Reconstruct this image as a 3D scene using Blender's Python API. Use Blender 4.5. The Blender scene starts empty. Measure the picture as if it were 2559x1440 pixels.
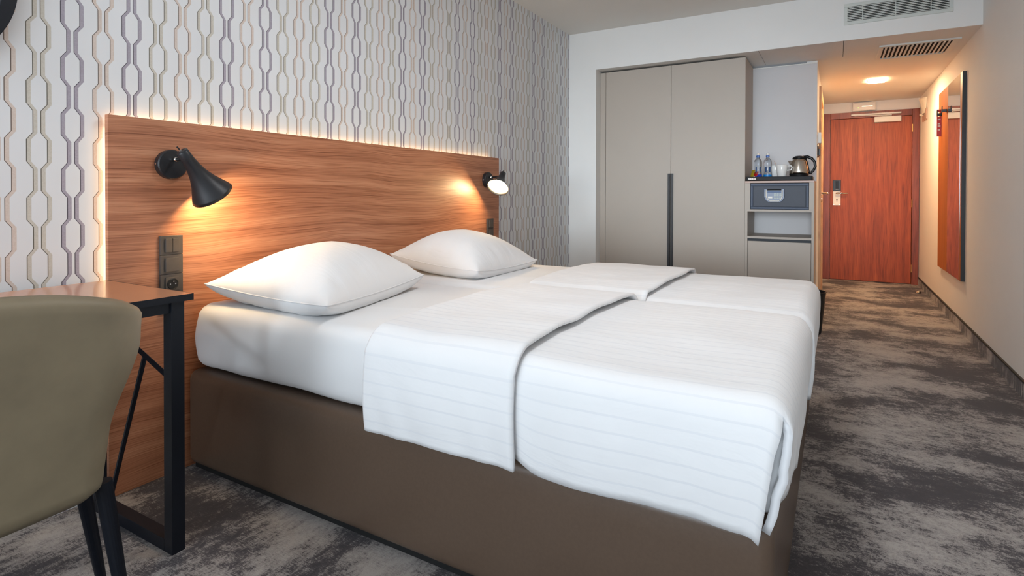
import bpy, bmesh, math, random
from mathutils import Vector, Matrix, noise
from math import pi, sin, cos, radians

random.seed(7)
scene = bpy.context.scene
COL = scene.collection

# ------------------------------------------------------------------ camera
YAW, PITCH, ROLL = 0.52304, 0.00969, 0.00224
F_PX, CY = 1403.7, 502.6
cam_d = bpy.data.cameras.new('camera')
cam = bpy.data.objects.new('camera', cam_d)
COL.objects.link(cam)
fw = Vector((cos(YAW) * cos(PITCH), sin(YAW) * cos(PITCH), -sin(PITCH)))
rt = Vector((sin(YAW), -cos(YAW), 0))
up = rt.cross(fw)
r2 = rt * cos(ROLL) + up * sin(ROLL)
u2 = -rt * sin(ROLL) + up * cos(ROLL)
M = Matrix((r2, u2, -fw)).transposed().to_4x4()
M.translation = Vector((0, 0, 1.04))
cam.matrix_world = M
cam_d.sensor_width = 36
cam_d.sensor_fit = 'HORIZONTAL'
cam_d.lens = F_PX / 2559 * 36
cam_d.shift_y = (CY - 720) / 2559
cam_d.clip_start = 0.02
scene.camera = cam

# ------------------------------------------------------------------ world and exposure
w = bpy.data.worlds.new('world')
scene.world = w
w.use_nodes = True
bg = w.node_tree.nodes['Background']
bg.inputs[0].default_value = (0.72, 0.84, 1.0, 1)
bg.inputs[1].default_value = 1.0
vs = scene.view_settings
vs.view_transform = 'Standard'
vs.look = 'None'
vs.gamma = 1
vs.exposure = 0.10
vs.use_curve_mapping = False


def area(name, loc, direction, sx, sy, power, color, spread=None, shape='RECTANGLE'):
    l = bpy.data.lights.new(name, 'AREA')
    l.shape = shape
    l.size = sx
    if shape in ('RECTANGLE', 'ELLIPSE'):
        l.size_y = sy
    l.energy = power
    l.color = color
    if spread:
        l.spread = spread
    o = bpy.data.objects.new(name, l)
    COL.objects.link(o)
    o.location = loc
    o.rotation_euler = Vector(direction).to_track_quat('-Z', 'Y').to_euler()
    return o


# daylight through the window behind the camera, an added fill light over the bed, the strip behind the headboard
area('window_daylight', (-3.30, 0.67, 1.50), (1, -0.05, 0.30), 2.8, 2.0, 88, (0.80, 0.90, 1.0))
sun_d = bpy.data.lights.new('low_hazy_sun', 'SUN')
sun_d.energy = 1.30
sun_d.angle = radians(15)
sun_d.color = (0.80, 0.91, 1.0)
sun = bpy.data.objects.new('low_hazy_sun', sun_d)
COL.objects.link(sun)
sun.rotation_euler = Vector((1, 0.05, -0.045)).to_track_quat('-Z', 'Y').to_euler()
area('overhead_fill_light', (1.9, 0.60, 2.475), (0, 0, -1), 0.56, 0.56, 16, (0.98, 0.98, 1.0), shape='DISK')  # added fill that brightens the bed top, not a known lamp
area('headboard_glow_top', (2.22, 2.174, 1.285), (0, 0.25, 1), 2.46, 0.008, 1.7, (1.0, 0.74, 0.40))
area('headboard_glow_side', (0.995, 2.174, 0.72), (-1, 0.25, 0), 0.008, 1.10, 0.6, (1.0, 0.74, 0.40))

# ------------------------------------------------------------------ node helpers


class NT:
    def __init__(self, mat):
        mat.use_nodes = True
        self.t = mat.node_tree
        self.b = self.t.nodes['Principled BSDF']

    def n(self, typ, **kw):
        nd = self.t.nodes.new(typ)
        for k, v in kw.items():
            setattr(nd, k, v)
        return nd

    def set(self, sock, v):
        if isinstance(v, bpy.types.NodeSocket):
            self.t.links.new(v, sock)
        elif v is not None:
            sock.default_value = v

    def m(self, op, a, b=None, c=None, clamp=False):
        nd = self.n('ShaderNodeMath', operation=op, use_clamp=clamp)
        self.set(nd.inputs[0], a)
        if b is not None:
            self.set(nd.inputs[1], b)
        if c is not None:
            self.set(nd.inputs[2], c)
        return nd.outputs[0]

    def xyz(self, vec):
        s = self.n('ShaderNodeSeparateXYZ')
        self.set(s.inputs[0], vec)
        return s.outputs

    def comb(self, x, y, z):
        s = self.n('ShaderNodeCombineXYZ')
        for i, v in enumerate((x, y, z)):
            self.set(s.inputs[i], v)
        return s.outputs[0]

    def pos(self):
        return self.n('ShaderNodeNewGeometry').outputs['Position']

    def noise(self, vec, scale, detail=2, rough=0.5, dist=0.0):
        s = self.n('ShaderNodeTexNoise')
        self.set(s.inputs['Vector'], vec)
        s.inputs['Scale'].default_value = scale
        s.inputs['Detail'].default_value = detail
        s.inputs['Roughness'].default_value = rough
        s.inputs['Distortion'].default_value = dist
        return s.outputs[0]

    def ramp(self, fac, stops, interp='LINEAR'):
        s = self.n('ShaderNodeValToRGB')
        cr = s.color_ramp
        cr.interpolation = interp
        while len(cr.elements) < len(stops):
            cr.elements.new(0.5)
        for e, (p, c) in zip(cr.elements, stops):
            e.position = p
            e.color = (*c, 1) if len(c) == 3 else c
        self.set(s.inputs[0], fac)
        return s.outputs[0]

    def mix(self, fac, a, b, blend='MIX'):
        s = self.n('ShaderNodeMix', data_type='RGBA', blend_type=blend)
        self.set(s.inputs[0], fac)
        self.set(s.inputs[6], a if isinstance(a, bpy.types.NodeSocket) else (*a, 1))
        self.set(s.inputs[7], b if isinstance(b, bpy.types.NodeSocket) else (*b, 1))
        return s.outputs[2]

    def bump(self, h, strength=0.3, dist=0.01):
        s = self.n('ShaderNodeBump')
        s.inputs['Strength'].default_value = strength
        s.inputs['Distance'].default_value = dist
        self.set(s.inputs['Height'], h)
        self.t.links.new(s.outputs[0], self.b.inputs['Normal'])


def srgb(r, g, b):
    f = lambda c: (c / 255 / 12.92) if c / 255 <= 0.04045 else ((c / 255 + 0.055) / 1.055) ** 2.4
    return (f(r), f(g), f(b))


def mat(name, col, rough=0.5, metal=0.0, grain=None, bumps=0.0, **kw):
    m = bpy.data.materials.new(name)
    k = NT(m)
    p = k.pos()
    if grain:
        nz = k.noise(p, grain[0], 4, 0.6)
        a = tuple(c * (1 - grain[1]) for c in col)
        b = tuple(min(1, c * (1 + grain[1])) for c in col)
        k.set(k.b.inputs['Base Color'], k.ramp(nz, [(0.3, a), (0.7, b)]))
        if bumps:
            k.bump(nz, bumps, 0.002)
    else:
        k.b.inputs['Base Color'].default_value = (*col, 1)
    k.b.inputs['Roughness'].default_value = rough
    k.b.inputs['Metallic'].default_value = metal
    for kk, v in kw.items():
        k.b.inputs[kk.replace('_', ' ')].default_value = v
    return m


def emit(name, col, strength):
    m = bpy.data.materials.new(name)
    k = NT(m)
    k.b.inputs['Base Color'].default_value = (*col, 1)
    k.b.inputs['Emission Color'].default_value = (*col, 1)
    k.b.inputs['Emission Strength'].default_value = strength
    return m


MT = {}
MT['wall'] = mat('wall_paint', srgb(240, 239, 236), 0.75, grain=(3, 0.012), bumps=0.05)
MT['ceiling'] = mat('ceiling_paint', srgb(240, 237, 231), 0.85, grain=(2, 0.015))
MT['black'] = mat('black_metal', (0.012, 0.013, 0.016), 0.42, grain=(40, 0.08))
MT['navy'] = mat('navy_black_metal', (0.006, 0.008, 0.013), 0.42, grain=(30, 0.08), Specular_IOR_Level=0.3)
MT['blackplastic'] = mat('black_plastic', (0.009, 0.009, 0.010), 0.35, Specular_IOR_Level=0.35)
MT['traymat'] = mat('matt_tray_plastic', (0.012, 0.012, 0.014), 0.65)
MT['rubber'] = mat('dark_trim', (0.02, 0.018, 0.016), 0.7)
MT['switch'] = mat('switch_plastic', srgb(72, 66, 62), 0.45, grain=(60, 0.05))
MT['chrome'] = mat('chrome', (0.75, 0.74, 0.72), 0.16, 1.0)
MT['steel'] = mat('brushed_steel', (0.66, 0.61, 0.54), 0.2, 1.0)
MT['brass'] = mat('brass_hinge', (0.70, 0.50, 0.24), 0.3, 1.0)
MT['taupe'] = mat('taupe_laminate', srgb(184, 173, 161), 0.5, grain=(1.5, 0.02))
MT['greylam'] = mat('grey_laminate', srgb(208, 205, 205), 0.5, grain=(1.5, 0.02))
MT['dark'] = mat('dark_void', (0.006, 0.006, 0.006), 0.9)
MT['whiteplastic'] = mat('white_plastic', srgb(232, 229, 222), 0.4)
MT['ventwhite'] = mat('vent_enamel', srgb(214, 218, 212), 0.45)
MT['porcelain'] = mat('porcelain', (0.82, 0.81, 0.78), 0.15)
MT['leather'] = mat('brown_faux_leather', srgb(92, 75, 62), 0.36, grain=(120, 0.06), bumps=0.08)
MT['olive'] = mat('olive_grey_leather', srgb(134, 122, 99), 0.55, grain=(7, 0.13), bumps=0.12)
MT['safe'] = mat('safe_paint', srgb(50, 56, 70), 0.5, grain=(60, 0.05))
MT['safeframe'] = mat('safe_frame', srgb(66, 78, 100), 0.5)
MT['panelblue'] = mat('lock_panel_blue', srgb(84, 98, 128), 0.3)
MT['key'] = mat('keypad_key', srgb(190, 198, 192), 0.5)
MT['mirror'] = mat('mirror_glass', (0.9, 0.9, 0.88), 0.015, 1.0)
MT['red'] = mat('red_card', srgb(190, 24, 22), 0.4)
MT['blue'] = mat('blue_packet', srgb(20, 60, 190), 0.4)
MT['bluelabel'] = mat('blue_label', srgb(0, 130, 205), 0.4)
MT['navyprint'] = mat('navy_print', srgb(30, 70, 120), 0.4)
MT['capblue'] = mat('cap_blue', srgb(70, 110, 180), 0.3)
MT['gold'] = mat('gold_packet', srgb(150, 130, 30), 0.35)
MT['copper'] = mat('cup_copper', srgb(176, 112, 76), 0.35)
MT['glassy'] = mat('clear_bottle', (0.86, 0.92, 0.98), 0.02, 0.0, Transmission_Weight=0.95, IOR=1.25)
MT['satinglass'] = mat('satin_glass', srgb(240, 235, 220), 0.4, Emission_Strength=0.0)
MT['bulb'] = emit('lamp_glow', (1.0, 0.70, 0.36), 75.0)
MT['ledpanel'] = emit('ceiling_lamp_glow', (1.0, 0.66, 0.36), 260.0)
MT['led'] = emit('green_led', (0.3, 1.0, 0.1), 3.0)
MT['tube'] = emit('tube_glow', (1.0, 0.9, 0.7), 1.6)


def wallpaper():
    m = bpy.data.materials.new('hexagon_chain_wallpaper')
    k = NT(m)
    X, Y, Z = k.xyz(k.pos())
    P, ZP = 0.09055, 0.1830
    a = k.m('DIVIDE', k.m('SUBTRACT', X, 0.794 - P / 2), P)
    idx = k.m('FLOOR', a)
    x = k.m('MULTIPLY', k.m('SUBTRACT', k.m('SUBTRACT', a, idx), 0.5), P)
    odd = k.m('MULTIPLY', k.m('SUBTRACT', idx, 1), 0.5)
    t = k.m('FRACT', k.m('ADD', k.m('ADD', k.m('DIVIDE', k.m('SUBTRACT', Z, 1.4525), ZP), 40.5), odd))
    d = k.m('MULTIPLY', k.m('ABSOLUTE', k.m('SUBTRACT', t, 0.5)), 2)
    tr = k.m('DIVIDE', k.m('SUBTRACT', d, 0.375), 0.25, clamp=True)
    wv = k.m('SUBTRACT', 0.0268, k.m('MULTIPLY', tr, 0.0166))
    sg = k.m('SIGN', x)
    s = k.m('SUBTRACT', x, k.m('MULTIPLY', sg, wv))
    band = k.m('LESS_THAN', k.m('ABSOLUTE', s), 0.0056)
    edge = k.m('LESS_THAN', k.m('ABSOLUTE', k.m('ADD', s, 0.0060)), 0.00115)
    seq = k.m('FRACT', k.m('ADD', k.m('DIVIDE', idx, 6), 10.04))
    T, Pp, K = srgb(202, 197, 186), srgb(166, 160, 172), srgb(214, 200, 190)
    # index 0 = taupe, 1 = purple, 2 = pink, 3 = purple, 4 = taupe, 5 = pink
    col = k.ramp(seq, [(0.0, T), (0.167, Pp), (0.333, K), (0.5, Pp), (0.667, T), (0.833, K)], 'CONSTANT')
    fib = k.noise(k.pos(), 220, 2, 0.5)
    col = k.mix(0.12, col, k.ramp(fib, [(0.35, (0.25, 0.24, 0.24)), (0.65, (0.75, 0.74, 0.72))]), 'OVERLAY')
    base = k.ramp(k.noise(k.pos(), 3, 2), [(0.3, srgb(224, 226, 228)), (0.7, srgb(230, 232, 234))])
    c = k.mix(band, base, col)
    dark = k.ramp(seq, [(0.0, srgb(92, 88, 76)), (0.167, srgb(66, 60, 72)), (0.333, srgb(98, 82, 72)), (0.5, srgb(66, 60, 72)),
                        (0.667, srgb(92, 88, 76)), (0.833, srgb(98, 82, 72))], 'CONSTANT')
    c = k.mix(edge, c, dark)
    k.set(k.b.inputs['Base Color'], c)
    k.b.inputs['Roughness'].default_value = 0.55
    k.bump(band, 0.25, 0.0008)
    return m


def wood(name, along, stops, scale_long, scale_cross, rough=0.42, pore=0.25, warp=0.05, cross='Z', cathedral=0.0):
    m = bpy.data.materials.new(name)
    k = NT(m)
    X, Y, Z = k.xyz(k.pos())
    S = {'X': X, 'Y': Y, 'Z': Z}
    L = S[along]
    Cc = S[cross]
    third = S[[a for a in 'XYZ' if a not in (along, cross)][0]]
    v0 = k.comb(k.m('MULTIPLY', L, 1.3), k.m('MULTIPLY', Cc, 3.2), k.m('MULTIPLY', third, 1.0))
    n0 = k.noise(v0, 1.0, 1, 0.4)
    cw = k.m('ADD', Cc, k.m('MULTIPLY', k.m('SUBTRACT', n0, 0.5), warp * 2.2))
    v1 = k.comb(k.m('MULTIPLY', L, scale_long), k.m('MULTIPLY', cw, scale_cross), third)
    n1 = k.noise(v1, 1.0, 5, 0.62, 0.3)
    v2 = k.comb(k.m('MULTIPLY', L, scale_long * 5), k.m('MULTIPLY', cw, scale_cross * 9), third)
    n2 = k.noise(v2, 1.0, 3, 0.6)
    f = k.m('ADD', k.m('MULTIPLY', n1, 1 - pore), k.m('MULTIPLY', n2, pore))
    if cathedral:
        rings = k.m('SINE', k.m('MULTIPLY', cw, cathedral))
        f = k.m('ADD', f, k.m('MULTIPLY', rings, 0.035))
    v3 = k.comb(k.m('MULTIPLY', L, scale_long * 3.2), k.m('MULTIPLY', cw, scale_cross * 7.0), k.m('ADD', third, 5.0))
    n3 = k.noise(v3, 1.0, 2, 0.5)
    streak = k.ramp(n3, [(0.53, (1, 1, 1)), (0.66, (0.70, 0.62, 0.56))])
    k.set(k.b.inputs['Base Color'], k.mix(1.0, k.ramp(f, stops), streak, 'MULTIPLY'))
    k.b.inputs['Roughness'].default_value = rough
    k.bump(n2, 0.10, 0.0012)
    return m


MT['wallpaper'] = wallpaper()
MT['walnut'] = wood('walnut_veneer', 'X', [(0.28, srgb(124, 74, 48)), (0.42, srgb(166, 107, 76)), (0.54, srgb(188, 127, 93)), (0.72, srgb(206, 150, 115))],
                    0.9, 24, 0.38, 0.42, 0.05, 'Z', 70)
MT['cherry'] = wood('cherry_door_veneer', 'Z', [(0.28, srgb(110, 44, 18)), (0.48, srgb(156, 68, 30)), (0.70, srgb(184, 90, 44))],
                    1.2, 16, 0.5, 0.3, 0.02, 'Y')
MT['cherryframe'] = wood('cherry_frame_veneer', 'Z', [(0.28, srgb(92, 38, 18)), (0.48, srgb(132, 58, 28)), (0.70, srgb(158, 78, 42))],
                         1.2, 20, 0.38, 0.3, 0.02, 'Y')
MT['panelwood'] = wood('mirror_panel_veneer', 'Z', [(0.28, srgb(126, 66, 22)), (0.5, srgb(170, 98, 40)), (0.72, srgb(188, 118, 56))],
                       1.0, 30, 0.4, 0.3, 0.01, 'X')
MT['palewood'] = wood('pale_beech', 'Z', [(0.28, srgb(186, 140, 100)), (0.5, srgb(206, 164, 122)), (0.72, srgb(220, 182, 142))],
                      1.0, 30, 0.45, 0.3, 0.01, 'X')
MT['desktop'] = mat('desk_laminate', srgb(206, 144, 106), 0.18, grain=(6, 0.03))
MT['counter'] = mat('counter_edge', srgb(190, 160, 146), 0.4)


def carpet():
    m = bpy.data.materials.new('mottled_carpet')
    k = NT(m)
    p = k.pos()
    X, Y, Z = k.xyz(p)
    Zs = k.m('MULTIPLY', Z, 4.0)

    def pat(cx, cy, off):
        v1 = k.comb(k.m('MULTIPLY', X, cx[0]), k.m('MULTIPLY', Y, cy[0]), k.m('ADD', Zs, off))
        a = k.noise(v1, 1.0, 7, 0.66, 0.1)
        v2 = k.comb(k.m('MULTIPLY', X, cx[1]), k.m('MULTIPLY', Y, cy[1]), k.m('ADD', Zs, off))
        b = k.noise(v2, 1.0, 6, 0.78, 0.1)
        v3 = k.comb(k.m('MULTIPLY', X, cy[1] * 5.0), k.m('MULTIPLY', Y, cx[1] * 2.2), Zs)
        c = k.noise(v3, 1.0, 3, 0.7)
        return k.m('ADD', k.m('ADD', k.m('MULTIPLY', a, 0.56), k.m('MULTIPLY', b, 0.27)), k.m('MULTIPLY', c, 0.17))
    A = pat((3.0, 46), (2.2, 22.0), 3.0)      # streaks run along Y
    B = pat((2.2, 20), (3.0, 44), 9.0)        # streaks run along X (beside the bed)
    mask = k.m('GREATER_THAN', Y, 0.14)
    hall = k.m('GREATER_THAN', X, 2.0)
    mk = k.m('MULTIPLY', mask, k.m('SUBTRACT', 1.0, hall))
    mx = k.n('ShaderNodeMix', data_type='FLOAT')
    k.set(mx.inputs[0], mk)
    k.set(mx.inputs[2], A)
    k.set(mx.inputs[3], B)
    f = mx.outputs[0]
    fib = k.noise(p, 420, 2, 0.6)
    f2 = k.m('ADD', f, k.m('MULTIPLY', k.m('SUBTRACT', fib, 0.5), 0.14))
    col = k.ramp(f2, [(0.45, srgb(54, 49, 53)), (0.488, srgb(78, 72, 74)), (0.510, srgb(136, 130, 127)), (0.58, srgb(168, 162, 157))])
    k.set(k.b.inputs['Base Color'], col)
    k.b.inputs['Roughness'].default_value = 0.95
    k.b.inputs['Sheen Weight'].default_value = 0.15
    k.bump(fib, 0.35, 0.003)
    return m


MT['carpet'] = carpet()


def linen(name, stripes):
    m = bpy.data.materials.new(name)
    k = NT(m)
    uv = k.n('ShaderNodeUVMap').outputs[0]
    U, V, W = k.xyz(uv)
    p = k.pos()
    base = k.ramp(k.noise(p, 2.5, 3), [(0.3, (0.77, 0.77, 0.775)), (0.7, (0.82, 0.82, 0.82))])
    h = k.noise(k.comb(k.m('MULTIPLY', U, 9), k.m('MULTIPLY', V, 3.2), 0.0), 1.0, 4, 0.6, 0.6)
    if stripes:
        fr = k.m('FRACT', k.m('DIVIDE', U, 0.037))
        line = k.m('LESS_THAN', fr, 0.14)
        base = k.mix(line, base, (0.74, 0.745, 0.76))
        h = k.m('SUBTRACT', h, k.m('MULTIPLY', line, 0.03))
    k.set(k.b.inputs['Base Color'], base)
    k.b.inputs['Roughness'].default_value = 0.75
    k.b.inputs['Sheen Weight'].default_value = 0.12
    k.bump(h, 0.30, 0.012)
    return m


MT['stripe'] = linen('satin_stripe_linen', True)
MT['linen'] = linen('white_linen', False)

# ------------------------------------------------------------------ object helpers
WORLD = {}


def thing(name, label, cat, loc, group=None):
    o = bpy.data.objects.new(name, None)
    o.empty_display_size = 0.05
    COL.objects.link(o)
    o.location = loc
    WORLD[o.name] = Vector(loc)
    tag(o, label, cat, group)
    return o


def tag(o, label, cat, group=None):
    o['label'] = label
    o['category'] = cat
    if group:
        o['group'] = group
    return o


def obj(name, bm, material, parent=None, smooth=False, label=None, kind=None, sub=0, bevel=None, solid=None, auto=None):
    """vertices are given in world coordinates; the object gets its origin at its base centre"""
    xs = [v.co for v in bm.verts]
    lo = Vector((min(c.x for c in xs), min(c.y for c in xs), min(c.z for c in xs)))
    hi = Vector((max(c.x for c in xs), max(c.y for c in xs), max(c.z for c in xs)))
    c = Vector(((lo.x + hi.x) / 2, (lo.y + hi.y) / 2, lo.z))
    bmesh.ops.translate(bm, verts=bm.verts, vec=-c)
    me = bpy.data.meshes.new(name)
    bm.to_mesh(me)
    bm.free()
    mats = material if isinstance(material, (list, tuple)) else [material]
    for mm in mats:
        me.materials.append(MT[mm])
    if smooth:
        for p in me.polygons:
            p.use_smooth = True
    o = bpy.data.objects.new(name, me)
    COL.objects.link(o)
    if parent:
        o.parent = parent
        o.location = c - WORLD[parent.name]
    else:
        o.location = c
    WORLD[o.name] = c
    if label:
        o['label'] = label
    if kind:
        o['kind'] = kind
    if solid:
        md = o.modifiers.new('solid', 'SOLIDIFY')
        md.thickness = solid[0]
        md.offset = solid[1]
    if bevel:
        md = o.modifiers.new('bevel', 'BEVEL')
        md.width = bevel
        md.segments = 2
        md.limit_method = 'ANGLE'
    if sub:
        md = o.modifiers.new('sub', 'SUBSURF')
        md.levels = sub
        md.render_levels = sub
    return o


def box(bm, x0, x1, y0, y1, z0, z1):
    r = bmesh.ops.create_cube(bm, size=1)
    for v in r['verts']:
        v.co = Vector(((x0 + x1) / 2 + v.co.x * (x1 - x0), (y0 + y1) / 2 + v.co.y * (y1 - y0), (z0 + z1) / 2 + v.co.z * (z1 - z0)))
    return bm


def B(*a):
    bm = bmesh.new()
    if len(a) == 6 and not hasattr(a[0], '__len__'):
        box(bm, *a)
    else:
        for q in a:
            box(bm, *q)
    return bm


def cyl(bm, p0, p1, r0, r1=None, n=20, caps=True):
    p0, p1 = Vector(p0), Vector(p1)
    r1 = r0 if r1 is None else r1
    q = (p1 - p0).to_track_quat('Z', 'Y').to_matrix()
    A = [bm.verts.new(p0 + q @ Vector((cos(2 * pi * i / n) * r0, sin(2 * pi * i / n) * r0, 0))) for i in range(n)]
    Bv = [bm.verts.new(p1 + q @ Vector((cos(2 * pi * i / n) * r1, sin(2 * pi * i / n) * r1, 0))) for i in range(n)]
    for i in range(n):
        bm.faces.new((A[i], A[(i + 1) % n], Bv[(i + 1) % n], Bv[i]))
    if caps:
        bm.faces.new(A[::-1])
        bm.faces.new(Bv)
    return bm


def lathe(bm, origin, axis, prof, n=32, cap0=True, cap1=True, sx=1.0):
    """prof: list of (distance along axis, radius)"""
    o = Vector(origin)
    q = Vector(axis).normalized().to_track_quat('Z', 'Y').to_matrix()
    rings = []
    for h, r in prof:
        rings.append([bm.verts.new(o + q @ Vector((cos(2 * pi * i / n) * r * sx, sin(2 * pi * i / n) * r, h))) for i in range(n)])
    for a, b in zip(rings, rings[1:]):
        for i in range(n):
            bm.faces.new((a[i], a[(i + 1) % n], b[(i + 1) % n], b[i]))
    if cap0:
        bm.faces.new(rings[0][::-1])
    if cap1:
        bm.faces.new(rings[-1])
    return bm


def tube(bm, pts, r, n=10, closed=False, flat=1.0):
    pts = [Vector(p) for p in pts]
    rings = []
    N = len(pts)
    prev = None
    for i, p in enumerate(pts):
        if closed:
            d = pts[(i + 1) % N] - pts[i - 1]
        else:
            d = pts[min(i + 1, N - 1)] - pts[max(i - 1, 0)]
        d.normalize()
        if prev is None:
            ref = Vector((0, 0, 1)) if abs(d.z) < 0.9 else Vector((1, 0, 0))
            s = d.cross(ref).normalized()
        else:
            s = (prev - d * prev.dot(d)).normalized()
        prev = s
        t = d.cross(s)
        rr = r[i] if hasattr(r, '__len__') else r
        rings.append([bm.verts.new(p + s * cos(2 * pi * j / n) * rr * flat + t * sin(2 * pi * j / n) * rr) for j in range(n)])
    rng = range(N) if closed else range(N - 1)
    for i in rng:
        a, b = rings[i], rings[(i + 1) % N]
        for j in range(n):
            bm.faces.new((a[j], a[(j + 1) % n], b[(j + 1) % n], b[j]))
    if not closed:
        bm.faces.new(rings[0][::-1])
        bm.faces.new(rings[-1])
    return bm


def struct(name, bm, m, parent=None, **kw):
    return obj(name, bm, m, parent, kind=None if parent else 'structure', **kw)


# ------------------------------------------------------------------ room shell
YW, YR, XE, XD, XB = 2.185, -0.85, 4.87, 8.12, -3.1
ZC, ZS, XN, YH = 2.555, 2.20, 5.45, 0.144
struct('floor', B(XB, XD + 0.1, YR - 0.1, YW + 0.1, -0.06, 0.0), 'carpet')
struct('ceiling', B(XB, XE + 0.12, YR - 0.1, YW + 0.1, ZC, ZC + 0.08), 'ceiling')
struct('wall_left', B(XB, XD, YW, YW + 0.1, 0, ZC), 'wallpaper')
struct('wall_right', B(XB, XD + 0.1, YR - 0.1, YR, 0, ZC), 'wall')
# end wall: a pier beside the wardrobe and the bulkhead above wardrobe and passage
struct('wall_end', B((XE, XE + 0.09, 1.917, YW, 0, ZC), (XE, XE + 0.09, YR, 1.917, ZS + 0.03, ZC)), 'wall')
struct('wall_end_return', B(XE + 0.09, XN + 0.10, 1.917, 1.967, 0, ZS + 0.02), 'wall')
# lowered ceiling with two board joints
bmc = bmesh.new()
box(bmc, XE + 0.004, 5.43, YR, -0.045, ZS, ZS + 0.02)
box(bmc, XE + 0.004, 5.43, -0.041, 0.543, ZS, ZS + 0.02)
box(bmc, XE + 0.004, 5.43, 0.546, 1.917, ZS, ZS + 0.02)
box(bmc, XE, XE + 0.004, YR, 1.917, ZS + 0.0005, ZS + 0.03)
box(bmc, 5.43, XD, YR, 1.917, ZS, ZS + 0.02)
box(bmc, XE + 0.004, XD, YR, 1.917, ZS + 0.02, ZS + 0.03)
struct('ceiling_passage', bmc, 'wall')
# passage walls
struct('wall_passage', B((XN + 0.02, 6.18, YH, YH + 0.08, 0, ZS), (6.18, 7.05, YH, YH + 0.08, 2.03, ZS), (7.05, XD, YH, YH + 0.08, 0, ZS)), 'wall')
struct('wall_door_end', B((XD, XD + 0.08, YR, YH + 0.08, 2.03, ZS), (XD, XD + 0.08, YH, YH + 0.08, 0, 2.03), (XD, XD + 0.08, YR, -0.84, 0, 2.03), (XD + 0.04, XD + 0.09, YR, YH + 0.08, 0, ZS)), 'wall')  # last slab is an unseen backing, added to stop sky light leaking round the door
# wall behind the camera with its window
struct('wall_back', B((XB - 0.1, XB, YR - 0.1, -0.80, 0, ZC + 0.08), (XB - 0.1, XB, 2.12, YW + 0.1, 0, ZC + 0.08),
                      (XB - 0.1, XB, -0.80, 2.12, 0, 0.60), (XB - 0.1, XB, -0.80, 2.12, 2.50, ZC + 0.08)), 'wall')
struct('window_1', B((XB - 0.07, XB - 0.01, -0.80, -0.76, 0.60, 2.50), (XB - 0.07, XB - 0.01, 2.08, 2.12, 0.60, 2.50),
                     (XB - 0.07, XB - 0.01, -0.76, 2.08, 0.60, 0.65), (XB - 0.07, XB - 0.01, -0.76, 2.08, 2.45, 2.50),
                     (XB - 0.07, XB - 0.01, 0.64, 0.68, 0.65, 2.45)), 'whiteplastic')
# carpet skirting with its dark capping
bb = struct('baseboard_right', B(XB, XD, YR, YR + 0.008, 0.0, 0.083), 'carpet')
obj('capping', B(XB, XD, YR, YR + 0.011, 0.083, 0.092), 'rubber', bb)

# ------------------------------------------------------------------ air vent on the bulkhead
vent = thing('air_vent', 'white rectangular air vent with horizontal slats on the bulkhead above the passage', 'vent', (XE, -0.365, 2.315))
y0, y1, z0, z1 = -0.690, -0.044, 2.313, 2.468
x = XE
obj('frame', B((x - 0.008, x, y0, y1, z0, z0 + 0.024), (x - 0.008, x, y0, y1, z1 - 0.024, z1), (x - 0.008, x, y0, y0 + 0.022, z0 + 0.024, z1 - 0.024),
               (x - 0.008, x, y1 - 0.022, y1, z0 + 0.024, z1 - 0.024)), 'ventwhite', vent, bevel=0.0015)
obj('duct', B(x - 0.0015, x - 0.0004, y0 + 0.02, y1 - 0.02, z0 + 0.02, z1 - 0.02), 'dark', vent)
ns = 9
for i in range(ns):
    zz = z0 + 0.024 + (i + 0.5) * (0.107 / ns)
    obj('slat', B(x - 0.007, x - 0.0016, y0 + 0.022, y1 - 0.022, zz - 0.0028, zz + 0.0028), 'ventwhite', vent)
for yy in (-0.160, -0.362, -0.566):
    obj('mullion', B(x - 0.0085, x - 0.0016, yy - 0.0022, yy + 0.0022, z0 + 0.024, z1 - 0.024), 'ventwhite', vent)

# return grille in the lowered ceiling
gr = thing('ceiling_grille', 'beige metal return air grille with curved slats set in the lowered passage ceiling', 'grille', (5.42, -0.53, ZS - 0.01))
gx0, gx1, gy0, gy1 = 5.17, 5.67, -0.785, -0.283
z = ZS
obj('frame', B((gx0, gx0 + 0.055, gy0, gy1, z - 0.006, z), (gx1 - 0.05, gx1, gy0, gy1, z - 0.006, z), (gx0 + 0.055, gx1 - 0.05, gy0, gy0 + 0.042, z - 0.006, z),
               (gx0 + 0.055, gx1 - 0.05, gy1 - 0.03, gy1, z - 0.006, z)), 'ceiling', gr, bevel=0.001)
obj('duct', B(gx0 + 0.05, gx1 - 0.045, gy0 + 0.04, gy1 - 0.028, z - 0.002, z - 0.001), 'dark', gr)
obj('edge_strip', B(gx0 - 0.003, gx0 + 0.004, gy0, gy1, z - 0.012, z - 0.004), 'ventwhite', gr)
obj('edge_strip', B(gx1 - 0.056, gx1 - 0.048, gy0 + 0.05, gy1 - 0.03, z - 0.014, z - 0.004), 'ventwhite', gr)
n = 15
for i in range(n):
    yy = gy0 + 0.048 + (i + 0.5) * (0.42 / n)
    bm = bmesh.new()
    cyl(bm, (gx0 + 0.055, yy, z - 0.006), (gx1 - 0.052, yy, z - 0.006), 0.0072, n=8)
    for v in bm.verts:
        v.co.z = z - 0.0065 + (v.co.z - (z - 0.006)) * 0.75
    obj('slat', bm, 'ceiling', gr, smooth=False)

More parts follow.
